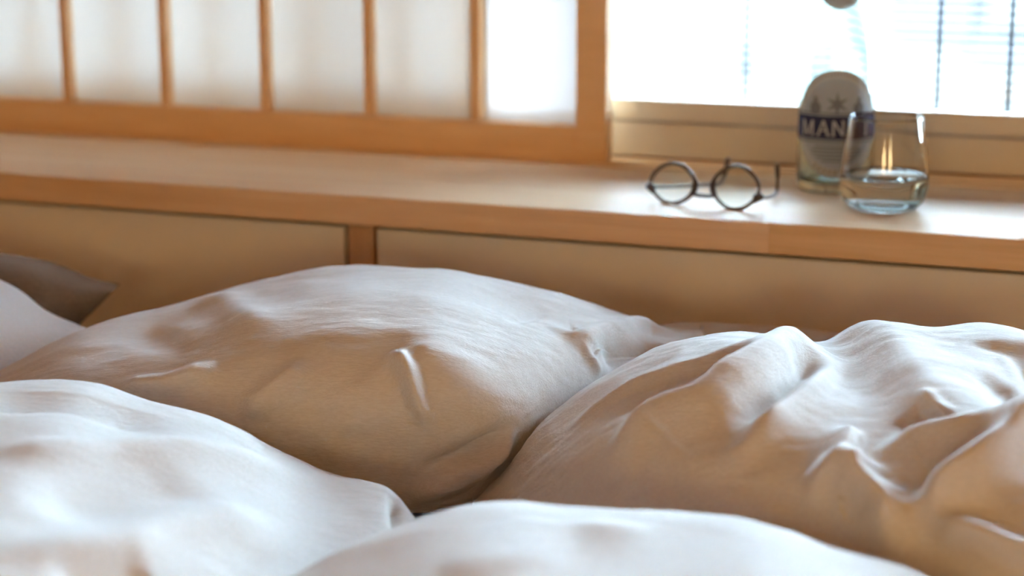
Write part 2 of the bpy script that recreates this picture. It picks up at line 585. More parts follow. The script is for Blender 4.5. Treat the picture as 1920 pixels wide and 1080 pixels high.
def perlin(P, seed=0):
    rng = np.random.RandomState(seed)
    perm = rng.permutation(256); perm = np.concatenate([perm, perm, perm])
    gr = rng.normal(size=(256, 3)); gr /= np.linalg.norm(gr, axis=1)[:, None]
    i = np.floor(P).astype(int); f = P - i; i &= 255
    u = f * f * f * (f * (f * 6 - 15) + 10)
    out = 0
    for dx in (0, 1):
        for dy in (0, 1):
            for dz in (0, 1):
                hsh = perm[perm[perm[i[..., 0] + dx] + i[..., 1] + dy] + i[..., 2] + dz]
                gv = gr[hsh]
                dot = gv[..., 0] * (f[..., 0] - dx) + gv[..., 1] * (f[..., 1] - dy) + gv[..., 2] * (f[..., 2] - dz)
                w = (u[..., 0] if dx else 1 - u[..., 0]) * (u[..., 1] if dy else 1 - u[..., 1]) * (u[..., 2] if dz else 1 - u[..., 2])
                out = out + w * dot
    return out


def normals(V):
    """V: (nu, ns, 3), closed in the second axis"""
    du = np.gradient(V, axis=0)
    dv = (np.roll(V, -1, axis=1) - np.roll(V, 1, axis=1)) * 0.5
    n = np.cross(du, dv)
    return n / (np.linalg.norm(n, axis=2, keepdims=True) + 1e-12)


def pillow_base(st, nu, ns, z0, a=0.72, b=0.85, seam=0.35, top=0.74, af=None, bf=None, ramp=0.10, sm=0.05, point=False, pw=5, soft=0.008):
    """st rows: along, crest depth, crest height, front depth, back depth (shelf-relative heights)"""
    s = np.array(st, float)
    Lk = s[:, 0]
    # even spacing along the pillow, a little denser towards the two ends
    q = np.linspace(0, 1, nu)
    Li = Lk[0] + (Lk[-1] - Lk[0]) * q
    Dc = pchip(Lk, s[:, 1], Li); zc = pchip(Lk, s[:, 2], Li); Df = pchip(Lk, s[:, 3], Li); Db = pchip(Lk, s[:, 4], Li)
    ks = np.arange(-(nu // 2), nu // 2 + 1) * (Li[1] - Li[0])
    kr = np.exp(-(ks / soft) ** 2); kr /= kr.sum()
    f2 = lambda v: np.convolve(np.pad(v, len(ks) // 2, mode='reflect', reflect_type='odd'), kr, mode='valid')
    Dc, zc, Df, Db = f2(Dc), f2(zc), f2(Df), f2(Db)
    hgt = zc - z0
    e = np.minimum(q / ramp, 1.0) * np.minimum((1 - q) / ramp, 1.0)
    if not point:
        e = np.sqrt(np.clip(1 - (1 - e) ** 2, 0, 1))
    zs = zc - (zc - (z0 + seam * hgt)) * e          # seam height, reaches the crest height at both ends
    zb = zs - (zs - z0 - 0.0015) * e
    # away from the crest line the length-wise profile is smoother than the crest itself
    kk = np.arange(-nu, nu + 1) * (Li[1] - Li[0])
    ker = np.exp(-(kk / sm) ** 2); ker /= ker.sum()
    res = zc - np.convolve(np.pad(zc, nu, mode='edge'), ker, mode='valid')
    res = res * e
    n1 = int(ns * top); n2 = ns - n1
    ph = np.concatenate([np.linspace(0, PI, n1, endpoint=False), np.linspace(PI, 2 * PI, n2, endpoint=False)])
    c, sn = np.cos(ph), np.sin(ph)
    if af is None: af = a
    if bf is None: bf = b
    A = np.where(c > 0, af, a); B = np.where(c > 0, bf, b)
    cc = np.sign(c) * np.abs(c) ** A
    V = np.zeros((nu, ns, 3))
    V[..., 0] = Li[:, None]
    V[..., 1] = np.where(cc > 0, Dc[:, None] - (Dc - Df)[:, None] * cc[None, :], Dc[:, None] + (Db - Dc)[:, None] * (-cc)[None, :])
    up = np.where(sn > 0, np.abs(sn) ** B, 0)
    dn = np.where(sn < 0, np.abs(sn) ** 0.45, 0)
    wgt = up[None, :] * (1 - np.abs(up[None, :]) ** pw) * (c > 0)[None, :]
    V[..., 2] = zs[:, None] + (zc - zs)[:, None] * up[None, :] - res[:, None] * wgt - (zs - zb)[:, None] * dn[None, :]
    return V


def wrinkle(V0, N0, pts, amp, wn, wf):
    """raised (amp > 0) or sunken fold along a polyline on the pillow; wn / wf: reach on its near / far side"""
    P = np.array(pts, float)
    # dense polyline
    seg = np.linalg.norm(np.diff(P, axis=0), axis=1)
    cum = np.concatenate([[0], np.cumsum(seg)])
    n = max(int(cum[-1] / 0.003), 4)
    t = np.linspace(0, cum[-1], n)
    Q = np.stack([pchip(cum, P[:, k], t) for k in range(3)], 1)
    T = np.gradient(Q, axis=0)
    T /= np.linalg.norm(T, axis=1)[:, None] + 1e-12
    R = 3.2 * max(wn, wf)
    lo, hi = Q.min(0) - R, Q.max(0) + R
    F = V0.reshape(-1, 3); NF = N0.reshape(-1, 3)
    sel = np.where(np.all((F > lo) & (F < hi), axis=1) & (F[:, 2] > P[:, 2].min() - R))[0]
    out = np.zeros(len(F))
    if len(sel) == 0:
        return out.reshape(V0.shape[:2])
    X = F[sel]
    best = np.full(len(sel), 1e9); bi = np.zeros(len(sel), int)
    for k in range(n):
        d = np.sum((X - Q[k]) ** 2, axis=1)
        m_ = d < best
        best[m_] = d[m_]; bi[m_] = k
    dv = X - Q[bi]
    al = np.clip(np.sum(dv * T[bi], axis=1), -0.5 * t[1], 0.5 * t[1])   # slide along the line, so nothing steps
    al = np.where((bi == 0) & (al < 0), 0, np.where((bi == n - 1) & (al > 0), 0, al))
    dv = dv - T[bi] * al[:, None]
    best = np.sum(dv ** 2, axis=1)
    side = np.cross(T[bi], NF[sel])
    side /= np.linalg.norm(side, axis=1)[:, None] + 1e-12
    sd = np.sum(dv * side, axis=1)
    near = side[:, 1] * 1.0 - side[:, 2] * 0.6       # does 'side' point away from the viewer's end of the bed?
    sd = np.where(near > 0, -sd, sd)                 # > 0 on the near side
    dist = np.sqrt(best)
    w = np.where(sd > 0, wn, wf)
    prof = np.exp(-(dist / w) ** 2 * 0.9)
    s = (t[bi] + al) / max(cum[-1], 1e-9)
    tap = np.clip(np.minimum(s, 1 - s) / 0.28, 0, 1)
    tap = tap * tap * (3 - 2 * tap)
    out[sel] = amp * prof * (0.04 + 0.96 * tap)
    return out.reshape(V0.shape[:2])


def pillow_shape(st, nu, ns, z0, folds, noise, kw):
    V0 = pillow_base(st, nu, ns, z0, **kw)
    N0 = normals(V0)
    ctr = V0.mean(axis=(0, 1))
    if np.sum((V0 - ctr) * N0) < 0:
        N0 = -N0
    d = np.zeros(V0.shape[:2])
    for sc, am, sx, sd in noise:
        Pn = V0 * np.array([sx, 1.0, 1.0]) * sc
        d += am * perlin(Pn + 31.7 * sd + 57, sd)
    for f in folds:
        d += wrinkle(V0, N0, *f)
    low = np.clip((V0[..., 2] - z0) / 0.03, 0, 1)
    q = np.linspace(0, 1, V0.shape[0])
    en = np.clip(np.minimum(q, 1 - q) / 0.035, 0, 1)
    d *= low * (en * en * (3 - 2 * en))[:, None]
    return V0, V0 + N0 * d[..., None]
# PILLOW-GEOMETRY-END


def pillow_object(name, V, m, label, cat, group):
    nu, ns = V.shape[:2]
    ctr = np.array([V[..., 0].mean(), V[..., 1].mean(), V[..., 2].min()])
    W = (V - ctr).reshape(-1, 3)
    i = np.arange(nu - 1)[:, None]; j = np.arange(ns)[None, :]; j2 = (j + 1) % ns
    quads = np.stack([i * ns + j, i * ns + j2, (i + 1) * ns + j2, (i + 1) * ns + j], -1).reshape(-1, 4)
    me = bpy.data.meshes.new(name)
    me.vertices.add(len(W)); me.vertices.foreach_set('co', W.ravel())
    caps = [list(range(ns))[::-1], [(nu - 1) * ns + k for k in range(ns)]]
    nl = len(quads) * 4 + 2 * ns
    me.loops.add(nl)
    me.loops.foreach_set('vertex_index', np.concatenate([quads.ravel(), np.array(caps[0]), np.array(caps[1])]))
    me.polygons.add(len(quads) + 2)
    starts = np.concatenate([np.arange(len(quads)) * 4, [len(quads) * 4, len(quads) * 4 + ns]])
    me.polygons.foreach_set('loop_start', starts)
    me.update(calc_edges=True)
    me.validate()
    bmx = bmesh.new(); bmx.from_mesh(me)
    bmesh.ops.recalc_face_normals(bmx, faces=bmx.faces)
    bmx.to_mesh(me); bmx.free()
    c, s = math.cos(YAW), math.sin(YAW)
    o = obj(name, me, m, None, (c * ctr[0] - s * ctr[1], -1.75 + s * ctr[0] + c * ctr[1], SH + ctr[2]), True)
    o.rotation_euler = (0, 0, YAW)
    return tag(o, label, cat, group)


# PILLOW-DATA-BEGIN
Z0 = -0.17
KW = {
 'A': dict(a=0.8, b=0.9, af=0.46, bf=0.62),
 'B': dict(a=0.8, b=0.9, af=0.7, bf=0.95),
 'C': dict(a=0.75, b=0.8, af=0.72, bf=0.88, sm=0.10, pw=14, soft=0.022),
 'D': dict(a=0.75, b=0.8, af=0.7, bf=0.88),
 'E': dict(), 'F': dict(ramp=0.42, point=True), 'G': dict(a=0.5, b=0.6),
}
NOISE = {
 'A': [(7.0, 0.008, 1.0, 3), (18.0, 0.003, 0.7, 5), (45.0, 0.0011, 0.6, 9), (95.0, 0.0007, 0.45, 11), (170.0, 0.00035, 0.5, 13)],
 'B': [(8.0, 0.009, 1.0, 4), (20.0, 0.004, 0.8, 6), (50.0, 0.0014, 0.7, 9), (95.0, 0.0008, 0.45, 11), (170.0, 0.00035, 0.5, 13)],
 'C': [(6.0, 0.004, 0.7, 8), (18.0, 0.0025, 0.6, 2), (45.0, 0.0011, 0.6, 9), (95.0, 0.0005, 0.45, 11)],
 'D': [(6.0, 0.006, 0.7, 12), (18.0, 0.002, 0.7, 5), (45.0, 0.0008, 0.6, 9), (95.0, 0.0005, 0.45, 11)],
 'E': [(8.0, 0.008, 1.0, 3)], 'F': [(8.0, 0.006, 1.0, 5)], 'G': [(9.0, 0.004, 1.0, 5)],
}
RES = {'A': (440, 300), 'B': (440, 320), 'C': (360, 260), 'D': (320, 220), 'E': (120, 110), 'F': (110, 100), 'G': (90, 80)}
ST = {
 'A': [(-0.5685,1.52,-0.1459,1.42,1.58), (-0.5307,1.53,-0.1333,1.4,1.6), (-0.4807,1.545,-0.1116,1.39,1.62), (-0.4299,1.56,-0.08753,1.39,1.64), (-0.3634,1.57,-0.05983,1.39,1.7), (-0.2973,1.58,-0.04717,1.39,1.78), (-0.2298,1.585,-0.03244,1.39,1.82), (-0.1619,1.585,-0.01871,1.39,1.82), (-0.1259,1.585,-0.01463,1.385,1.81), (-0.07197,1.585,-0.01646,1.385,1.8), (-1.11e-16,1.59,-0.03195,1.42,1.79), (0.05467,1.6,-0.04583,1.49,1.78), (0.1011,1.61,-0.05962,1.545,1.76), (0.1384,1.615,-0.0688,1.575,1.72), (0.1677,1.62,-0.06931,1.6,1.66)],
 'B': [(-0.02999,1.37,-0.1442,1.33,1.4), (-0.008017,1.38,-0.1311,1.28,1.44), (0.01607,1.39,-0.09586,1.23,1.47), (0.05597,1.39,-0.06084,1.19,1.505), (0.0956,1.39,-0.03956,1.165,1.535), (0.1263,1.38,-0.0261,1.155,1.55), (0.1736,1.38,-0.01839,1.13,1.56), (0.2484,1.38,-0.03436,1.07,1.57), (0.2877,1.38,-0.01588,1.03,1.57), (0.3311,1.38,-0.02228,1.01,1.57), (0.3706,1.38,-0.01966,1.01,1.57), (0.4107,1.38,-0.02774,1.02,1.57), (0.4486,1.37,-0.04037,1.06,1.55), (0.4874,1.36,-0.1009,1.14,1.53), (0.5063,1.34,-0.106,1.18,1.5)],
 'C': [(-0.4899,1.15,-0.06539,0.86,1.32), (-0.4732,1.2,-0.03804,0.82,1.36), (-0.4362,1.25,-0.03725,0.8,1.38), (-0.3947,1.27,-0.03026,0.8,1.39), (-0.3533,1.28,-0.02898,0.8,1.39), (-0.2981,1.28,-0.02774,0.81,1.39), (-0.2617,1.28,-0.0444,0.83,1.38), (-0.2362,1.28,-0.04693,0.86,1.375), (-0.2061,1.275,-0.05442,0.9,1.37), (-0.1764,1.27,-0.06974,0.96,1.365), (-0.1468,1.265,-0.08626,1.03,1.36), (-0.1245,1.26,-0.09508,1.08,1.35), (-0.09454,1.25,-0.09258,1.13,1.335), (-0.07935,1.25,-0.0896,1.15,1.31), (-0.07044,1.245,-0.09129,1.165,1.3), (-0.06521,1.24,-0.121,1.18,1.285), (-0.06257,1.235,-0.1173,1.2,1.27)],
 'D': [(-0.146,1.01,-0.07217,0.9,1.05), (-0.126,1.02,-0.06872,0.8,1.09), (-0.1027,1.03,-0.06014,0.72,1.11), (-0.07839,1.03,-0.05222,0.68,1.125), (-0.04836,1.035,-0.04362,0.64,1.14), (-0.02427,1.04,-0.03929,0.62,1.15), (0,1.04,-0.03759,0.6,1.155), (0.03623,1.035,-0.04113,0.6,1.155), (0.08718,1.03,-0.04177,0.6,1.15), (0.1257,1.025,-0.04209,0.6,1.14), (0.1612,1.02,-0.04767,0.62,1.125), (0.1896,1.01,-0.05739,0.65,1.11), (0.2324,1,-0.06592,0.7,1.09), (0.2722,0.98,-0.07809,0.78,1.06), (0.2993,0.96,-0.08411,0.86,1.03)],
 'E': [(-0.6006,1.68,-0.02174,1.6,1.75), (-0.5552,1.69,-0.01312,1.59,1.78), (-0.5107,1.7,-0.02477,1.59,1.79), (-0.4636,1.7,-0.04793,1.6,1.79), (-0.4356,1.7,-0.06937,1.62,1.775), (-0.3933,1.7,-0.08557,1.65,1.75), (-0.3543,1.695,-0.09924,1.67,1.72)],
 'G': [(0.1336,1.7,-0.08647,1.67,1.74), (0.1505,1.7,-0.08328,1.66,1.76), (0.1699,1.7,-0.08369,1.65,1.765), (0.2124,1.69,-0.08317,1.64,1.755), (0.2496,1.68,-0.08345,1.63,1.745), (0.2864,1.67,-0.08573,1.62,1.73), (0.3231,1.66,-0.08795,1.63,1.7)],
 'F': [(-0.6578,1.84,-0.05512,1.79,1.89), (-0.6047,1.84,-0.04583,1.785,1.9), (-0.5523,1.84,-0.04323,1.785,1.91), (-0.5004,1.84,-0.04695,1.785,1.91), (-0.4591,1.84,-0.05331,1.79,1.9), (-0.4231,1.84,-0.06708,1.8,1.88), (-0.3883,1.84,-0.0765,1.825,1.86)],
}
FOLDS = {
 'A': [
  ([(-0.0939,1.4197,-0.0325), (-0.0788,1.4000,-0.0492), (-0.0688,1.3894,-0.0708), (-0.0587,1.3881,-0.0864)], 0.011, 0.006, 0.006),
  ([(-0.0050,1.5076,-0.0318), (0.0168,1.5562,-0.0360), (0.0352,1.5960,-0.0406)], -0.003, 0.006, 0.006),
  ([(0.0285,1.5528,-0.0391), (0.0520,1.5313,-0.0481), (0.0838,1.5755,-0.0550), (0.1191,1.6257,-0.0651), (0.1509,1.6049,-0.0692)], 0.01, 0.01, 0.014),
  ([(0.0721,1.5273,-0.0641), (0.1006,1.5583,-0.0681), (0.1358,1.5862,-0.0712)], -0.013, 0.016, 0.014),
  ([(0.0587,1.5285,-0.0522), (0.0637,1.5182,-0.0620), (0.0738,1.5186,-0.0816)], 0.004, 0.005, 0.006),
  ([(-0.3069,1.4194,-0.0633), (-0.2633,1.4129,-0.0596), (-0.2381,1.4161,-0.0529), (-0.2197,1.4251,-0.0445)], 0.012, 0.009, 0.012),
  ([(-0.2079,1.3936,-0.0784), (-0.1828,1.3987,-0.0624), (-0.1643,1.4053,-0.0504), (-0.1442,1.4056,-0.0457)], 0.01, 0.01, 0.011),
  ([(-0.0989,1.4248,-0.0297), (-0.0470,1.4048,-0.0534), (-0.0184,1.4111,-0.0757), (-0.0084,1.4152,-0.0908), (-0.0084,1.4141,-0.1110)], 0.012, 0.03, 0.03),
  ([(-0.0771,1.3877,-0.1437), (-0.0553,1.3879,-0.1291), (-0.0302,1.3995,-0.1189), (-0.0117,1.4118,-0.1030), (-0.0050,1.4183,-0.0868)], 0.018, 0.01, 0.008),
  ([(-0.0805,1.3857,-0.1363), (-0.0587,1.3870,-0.1168), (-0.0352,1.3967,-0.1052), (-0.0168,1.4090,-0.0928), (-0.0117,1.4143,-0.0818)], -0.01, 0.007, 0.007),
  ([(-0.2700,1.6648,-0.0446), (-0.2214,1.5394,-0.0307), (-0.1878,1.4386,-0.0331)], 0.006, 0.018, 0.018),
  ([(-0.3203,1.5829,-0.0513), (-0.2650,1.4734,-0.0425), (-0.2230,1.4517,-0.0368)], -0.006, 0.02, 0.02),
  ([(-0.1275,1.4002,-0.0483), (-0.1124,1.3887,-0.0707), (-0.1090,1.3855,-0.0921)], 0.004, 0.02, 0.02),
 ],
 'B': [
  ([(0.0348,1.3628,-0.0776), (0.0604,1.3440,-0.0588), (0.0873,1.3440,-0.0441), (0.1239,1.3339,-0.0276), (0.1667,1.3542,-0.0189), (0.2058,1.4198,-0.0257), (0.2412,1.4669,-0.0396)], 0.009, 0.009, 0.01),
  ([(0.0494,1.2478,-0.0835), (0.0714,1.2486,-0.0664), (0.0983,1.2705,-0.0459), (0.1215,1.2679,-0.0354), (0.1557,1.2993,-0.0225), (0.1899,1.3526,-0.0206), (0.2266,1.4317,-0.0326), (0.2669,1.4453,-0.0289)], 0.019, 0.026, 0.013),
  ([(0.1264,1.1897,-0.0629), (0.1447,1.1985,-0.0504), (0.1630,1.2125,-0.0392), (0.1850,1.2499,-0.0276), (0.2095,1.2994,-0.0272), (0.2437,1.3982,-0.0340)], 0.014, 0.01, 0.011),
  ([(0.1459,1.2211,-0.0404), (0.1704,1.2519,-0.0274), (0.2009,1.3100,-0.0243), (0.2290,1.3860,-0.0316)], -0.018, 0.013, 0.013),
  ([(0.1777,1.1487,-0.0710), (0.1997,1.1655,-0.0525), (0.2156,1.1917,-0.0422), (0.2253,1.2306,-0.0362)], 0.013, 0.009, 0.01),
  ([(0.2180,1.1852,-0.0439), (0.2168,1.1545,-0.0545), (0.2314,1.1272,-0.0639), (0.2363,1.1135,-0.0701), (0.2437,1.1002,-0.0755)], 0.026, 0.012, 0.014),
  ([(0.2412,1.1022,-0.0755), (0.2522,1.1108,-0.0638), (0.2644,1.1186,-0.0538), (0.2815,1.1254,-0.0435), (0.3047,1.1452,-0.0347), (0.3255,1.1692,-0.0312), (0.3597,1.2019,-0.0266)], 0.026, 0.012, 0.018),
  ([(0.2534,1.1116,-0.0627), (0.2718,1.0906,-0.0618), (0.2986,1.0620,-0.0645), (0.3206,1.0467,-0.0681)], 0.014, 0.009, 0.01),
  ([(0.2302,1.1806,-0.0448), (0.2620,1.1947,-0.0369), (0.2840,1.1856,-0.0288), (0.3084,1.1887,-0.0275), (0.3280,1.1978,-0.0279), (0.3585,1.2109,-0.0258)], 0.013, 0.024, 0.012),
  ([(0.2412,1.1583,-0.0493), (0.2595,1.1504,-0.0463), (0.2840,1.1574,-0.0343), (0.3145,1.1750,-0.0298)], -0.008, 0.014, 0.014),
  ([(0.2779,1.2649,-0.0219), (0.2840,1.2215,-0.0236), (0.2925,1.2101,-0.0240)], 0.005, 0.006, 0.006),
  ([(0.2595,1.2410,-0.0334), (0.2705,1.2233,-0.0291), (0.2828,1.1975,-0.0272)], -0.007, 0.012, 0.012),
  ([(0.3402,1.3170,-0.0221), (0.3377,1.2720,-0.0233), (0.3353,1.2298,-0.0254)], -0.007, 0.011, 0.011),
  ([(0.3866,1.3944,-0.0217), (0.3671,1.2964,-0.0206), (0.3524,1.2298,-0.0245)], -0.022, 0.02, 0.02),
  ([(0.3622,1.3860,-0.0201), (0.3634,1.3412,-0.0201), (0.3463,1.2663,-0.0230)], 0.006, 0.009, 0.009),
  ([(0.3365,1.3944,-0.0221), (0.3585,1.3860,-0.0203), (0.3866,1.3860,-0.0217), (0.4245,1.3956,-0.0314)], -0.006, 0.012, 0.01),
  ([(0.1606,1.1562,-0.0736), (0.1826,1.1383,-0.0790), (0.2119,1.1163,-0.0826)], -0.006, 0.03, 0.03),
 ],
 'C': [
  ([(-0.3696,1.2521,-0.0295), (-0.3137,1.2555,-0.0284), (-0.2780,1.2562,-0.0365), (-0.2316,1.2575,-0.0484)], -0.01, 0.012, 0.012),
  ([(-0.3423,1.1502,-0.0307), (-0.2923,1.1628,-0.0334), (-0.2471,1.1986,-0.0462), (-0.1864,1.2434,-0.0646), (-0.1411,1.2755,-0.0880)], 0.01, 0.018, 0.014),
  ([(-0.3066,0.9995,-0.0455), (-0.2601,1.0263,-0.0531), (-0.2340,1.0479,-0.0583), (-0.2042,1.0956,-0.0638), (-0.1721,1.1422,-0.0748), (-0.1387,1.1814,-0.0884)], 0.01, 0.014, 0.022),
  ([(-0.2875,1.0748,-0.0407), (-0.2351,1.1284,-0.0512), (-0.2018,1.1830,-0.0586)], -0.006, 0.025, 0.025),
  ([(-0.2530,0.9976,-0.0585), (-0.2042,1.0421,-0.0701)], -0.008, 0.015, 0.015),
  ([(-0.0804,1.2769,-0.1012), (-0.0757,1.2395,-0.1024), (-0.0733,1.1996,-0.1064)], -0.01, 0.006, 0.006),
 ],
 'D': [
  ([(-0.0343,1.0124,-0.0408), (0.0146,1.0385,-0.0388), (0.0439,1.0405,-0.0413), (0.0885,1.0298,-0.0418)], 0.004, 0.012, 0.012),
  ([(-0.0441,0.9693,-0.0430), (-0.0162,0.9815,-0.0387), (0.0118,0.9938,-0.0386), (0.0425,1.0069,-0.0413)], 0.004, 0.012, 0.012),
 ],
 'E': [
 ],
 'G': [
 ],
 'F': [
 ],
}
# PILLOW-DATA-END

INFO = {
 'A': ('linen', 'plump washed-linen pillow in the middle, nearest the cabinet panels'),
 'B': ('linen', 'crumpled washed-linen pillow at the right with deep pinched creases'),
 'C': ('linen', 'soft washed-linen pillow at the lower left, in front of the middle one'),
 'D': ('linen', 'washed-linen pillow at the bottom, nearest the camera'),
 'E': ('grey_linen', 'blurred light grey pillow at the far left edge'),
 'G': ('grey_linen', 'pale folded bedding showing between the middle pillow and the cabinet panel'),
 'F': ('taupe', 'dark taupe pillow with a pointed corner, leaning far left by the cabinet'),
}
for k in ST:
    nu, ns = RES[k]
    _, V = pillow_shape(ST[k], nu, ns, Z0, FOLDS[k], NOISE[k], KW[k])
    if k == 'G':
        pillow_object('folded_bedding', V, M[INFO[k][0]], INFO[k][1], 'bedding', None)
    else:
        pillow_object('pillow', V, M[INFO[k][0]], INFO[k][1], 'pillow', 'pillows on the bed')

# ------------------------------------------------------------------ bottle of mineral water
bt = empty('water_bottle', (-0.378, 0.211, SH), 0.0)
tag(bt, 'pale aqua glass water bottle with an oval label and navy band', 'bottle')
outer = [(0, 0.004), (0.018, 0.003), (0.030, 0.0005), (0.0350, 0.0008), (0.0378, 0.004), (0.0386, 0.010), (0.0388, 0.05), (0.0388, 0.112), (0.0382, 0.126),
         (0.0366, 0.142), (0.0338, 0.158), (0.0300, 0.173), (0.0262, 0.187), (0.0226, 0.200), (0.0190, 0.214), (0.0160, 0.228), (0.0142, 0.243), (0.0136, 0.262), (0.0136, 0.272),
         (0.0148, 0.273), (0.0148, 0.279), (0.0136, 0.280), (0.0134, 0.291)]
inner = [(0.0100, 0.291), (0.0100, 0.262), (0.0108, 0.243), (0.0128, 0.228), (0.0158, 0.214), (0.0194, 0.200), (0.0230, 0.187), (0.0268, 0.173), (0.0306, 0.158), (0.0334, 0.142),
         (0.0350, 0.126), (0.0356, 0.112), (0.0356, 0.05), (0.0354, 0.018), (0.0335, 0.0125), (0.028, 0.010), (0.016, 0.013), (0, 0.015)]
obj('glass_body', lathe(outer + inner, 72), M['bottle_glass'], bt, smooth=True)
obj('cap', lathe([(0, 0.296), (0.0146, 0.296), (0.0152, 0.294), (0.0152, 0.2805), (0.0138, 0.2805), (0.0138, 0.2915), (0, 0.2915)], 48), M['metal'], bt, smooth=False)

# label prints wrapped round the glass; angles measured from the side that faces the bed
FACE = math.atan2(-1.75 - 0.211, 0.378) + 0.02


def brad(z):
    for (r0, z0), (r1, z1) in zip(outer[5:], outer[6:]):
        if z0 <= z <= z1:
            return r0 + (r1 - r0) * (z - z0) / max(z1 - z0, 1e-9)
    return 0.0388


def wrap(s, z, lift):
    r = brad(z) + lift
    a = FACE + s / 0.0388
    return (r * math.cos(a), r * math.sin(a), z)


def wrapped(name, polys, lift, m, parent):
    """polys: convex polygons in (arc, height); refined so that they follow the curve of the glass"""
    bm = bmesh.new()
    for p in polys:
        bm.faces.new([bm.verts.new((x, z, 0)) for x, z in p])
    bmesh.ops.triangulate(bm, faces=bm.faces[:])
    for _ in range(4):
        es = [e for e in bm.edges if abs(e.verts[0].co.x - e.verts[1].co.x) > 0.004]
        if not es:
            break
        bmesh.ops.subdivide_edges(bm, edges=es, cuts=1)
        bmesh.ops.triangulate(bm, faces=bm.faces[:])
    for v in bm.verts:
        v.co = wrap(v.co.x, v.co.y, lift)
    return obj(name, bm, m, parent)


def ring(cx, cz, rx, rz, w, a0=0.0, a1=2 * PI, n=48):
    out = []
    for k in range(n):
        t0, t1 = a0 + (a1 - a0) * k / n, a0 + (a1 - a0) * (k + 1) / n
        out.append([(cx + rx * math.cos(t0), cz + rz * math.sin(t0)), (cx + rx * math.cos(t1), cz + rz * math.sin(t1)),
                    (cx + (rx - w) * math.cos(t1), cz + (rz - w) * math.sin(t1)), (cx + (rx - w) * math.cos(t0), cz + (rz - w) * math.sin(t0))])
    return out


def ell(cx, cz, rx, rz, n=48):
    return [[(cx, cz), (cx + rx * math.cos(2 * PI * k / n), cz + rz * math.sin(2 * PI * k / n)),
             (cx + rx * math.cos(2 * PI * (k + 1) / n), cz + rz * math.sin(2 * PI * (k + 1) / n))] for k in range(n)]


def rect(x0, x1, z0, z1):
    return [(x0, z0), (x1, z0), (x1, z1), (x0, z1)]


LZ = 0.073
lab = wrapped('label', ell(0, LZ, 0.0465, 0.0550), 0.0003, M['label_pale'], bt)
wrapped('label_field', ell(0, LZ, 0.0385, 0.0460), 0.0005, M['label_blue'], lab)
wrapped('label_border', ring(0, LZ, 0.0460, 0.0545, 0.0010), 0.0007, M['label_ring'], lab)
tick = []
for k in range(30):                       # the unreadable small print that runs round the arch
    t = math.radians(28 + k * 4.3)
    cx, cz = 0.0425 * math.cos(t), LZ + 0.0505 * math.sin(t)
    tick.append(rect(cx - 0.0008, cx + 0.0008, cz - 0.0017, cz + 0.0017))
wrapped('arch_print', tick, 0.0007, M['label_ring'], lab)
star = []
sx, sz = 0.0, LZ + 0.020
for k in range(6):
    t = PI / 2 + k * PI / 3
    star.append([(sx, sz), (sx + 0.0042 * math.cos(t - 0.5), sz + 0.0042 * math.sin(t - 0.5)), (sx + 0.0125 * math.cos(t), sz + 0.0125 * math.sin(t)), (sx + 0.0042 * math.cos(t + 0.5), sz + 0.0042 * math.sin(t + 0.5))])
wrapped('star_emblem', star, 0.0008, M['label_grey'], lab)
for cx in (-0.0225, 0.0225):
    wrapped('side_emblem', ell(cx, LZ + 0.0155, 0.0062, 0.0072, 16) + [rect(cx - 0.002, cx + 0.002, LZ + 0.019, LZ + 0.027)], 0.0008, M['label_grey'], lab)
band = wrapped('name_band', [rect(-0.050, 0.050, LZ - 0.0158, LZ + 0.0078)], 0.0009, M['label_navy'], lab)
wrapped('band_edge', [rect(-0.050, 0.050, LZ + 0.0092, LZ + 0.0112), rect(-0.050, 0.050, LZ - 0.0192, LZ - 0.0172)], 0.0009, M['label_grey'], lab)


def bar(p, q, w):
    d = Vector((q[0] - p[0], q[1] - p[1])).normalized()
    n = Vector((-d.y, d.x)) * w / 2
    return [(p[0] + n.x, p[1] + n.y), (p[0] - n.x, p[1] - n.y), (q[0] - n.x, q[1] - n.y), (q[0] + n.x, q[1] + n.y)]


def letter(ch, x, w, z0, z1):
    k = 0.0022
    se = lambda cx, z: rect(cx - 0.0021, cx + 0.0021, z - 0.0005, z + 0.0005)
    if ch == 'M':
        return [bar((x, z0), (x, z1), k), bar((x + w, z0), (x + w, z1), k), bar((x, z1), (x + w / 2, z0), k * 0.8), bar((x + w, z1), (x + w / 2, z0), k * 0.8), se(x, z0), se(x + w, z0)]
    if ch == 'A':
        return [bar((x, z0), (x + w / 2, z1), k * 0.8), bar((x + w, z0), (x + w / 2, z1), k), rect(x + w * 0.22, x + w * 0.78, z0 + 0.0042, z0 + 0.0056), se(x, z0), se(x + w, z0)]
    if ch == 'N':
        return [bar((x, z0), (x, z1), k), bar((x + w, z0), (x + w, z1), k), bar((x, z1), (x + w, z0), k), se(x, z0), se(x + w, z1)]
    return [bar((x, z0), (x, z1), k), se(x, z0), se(x, z1)]


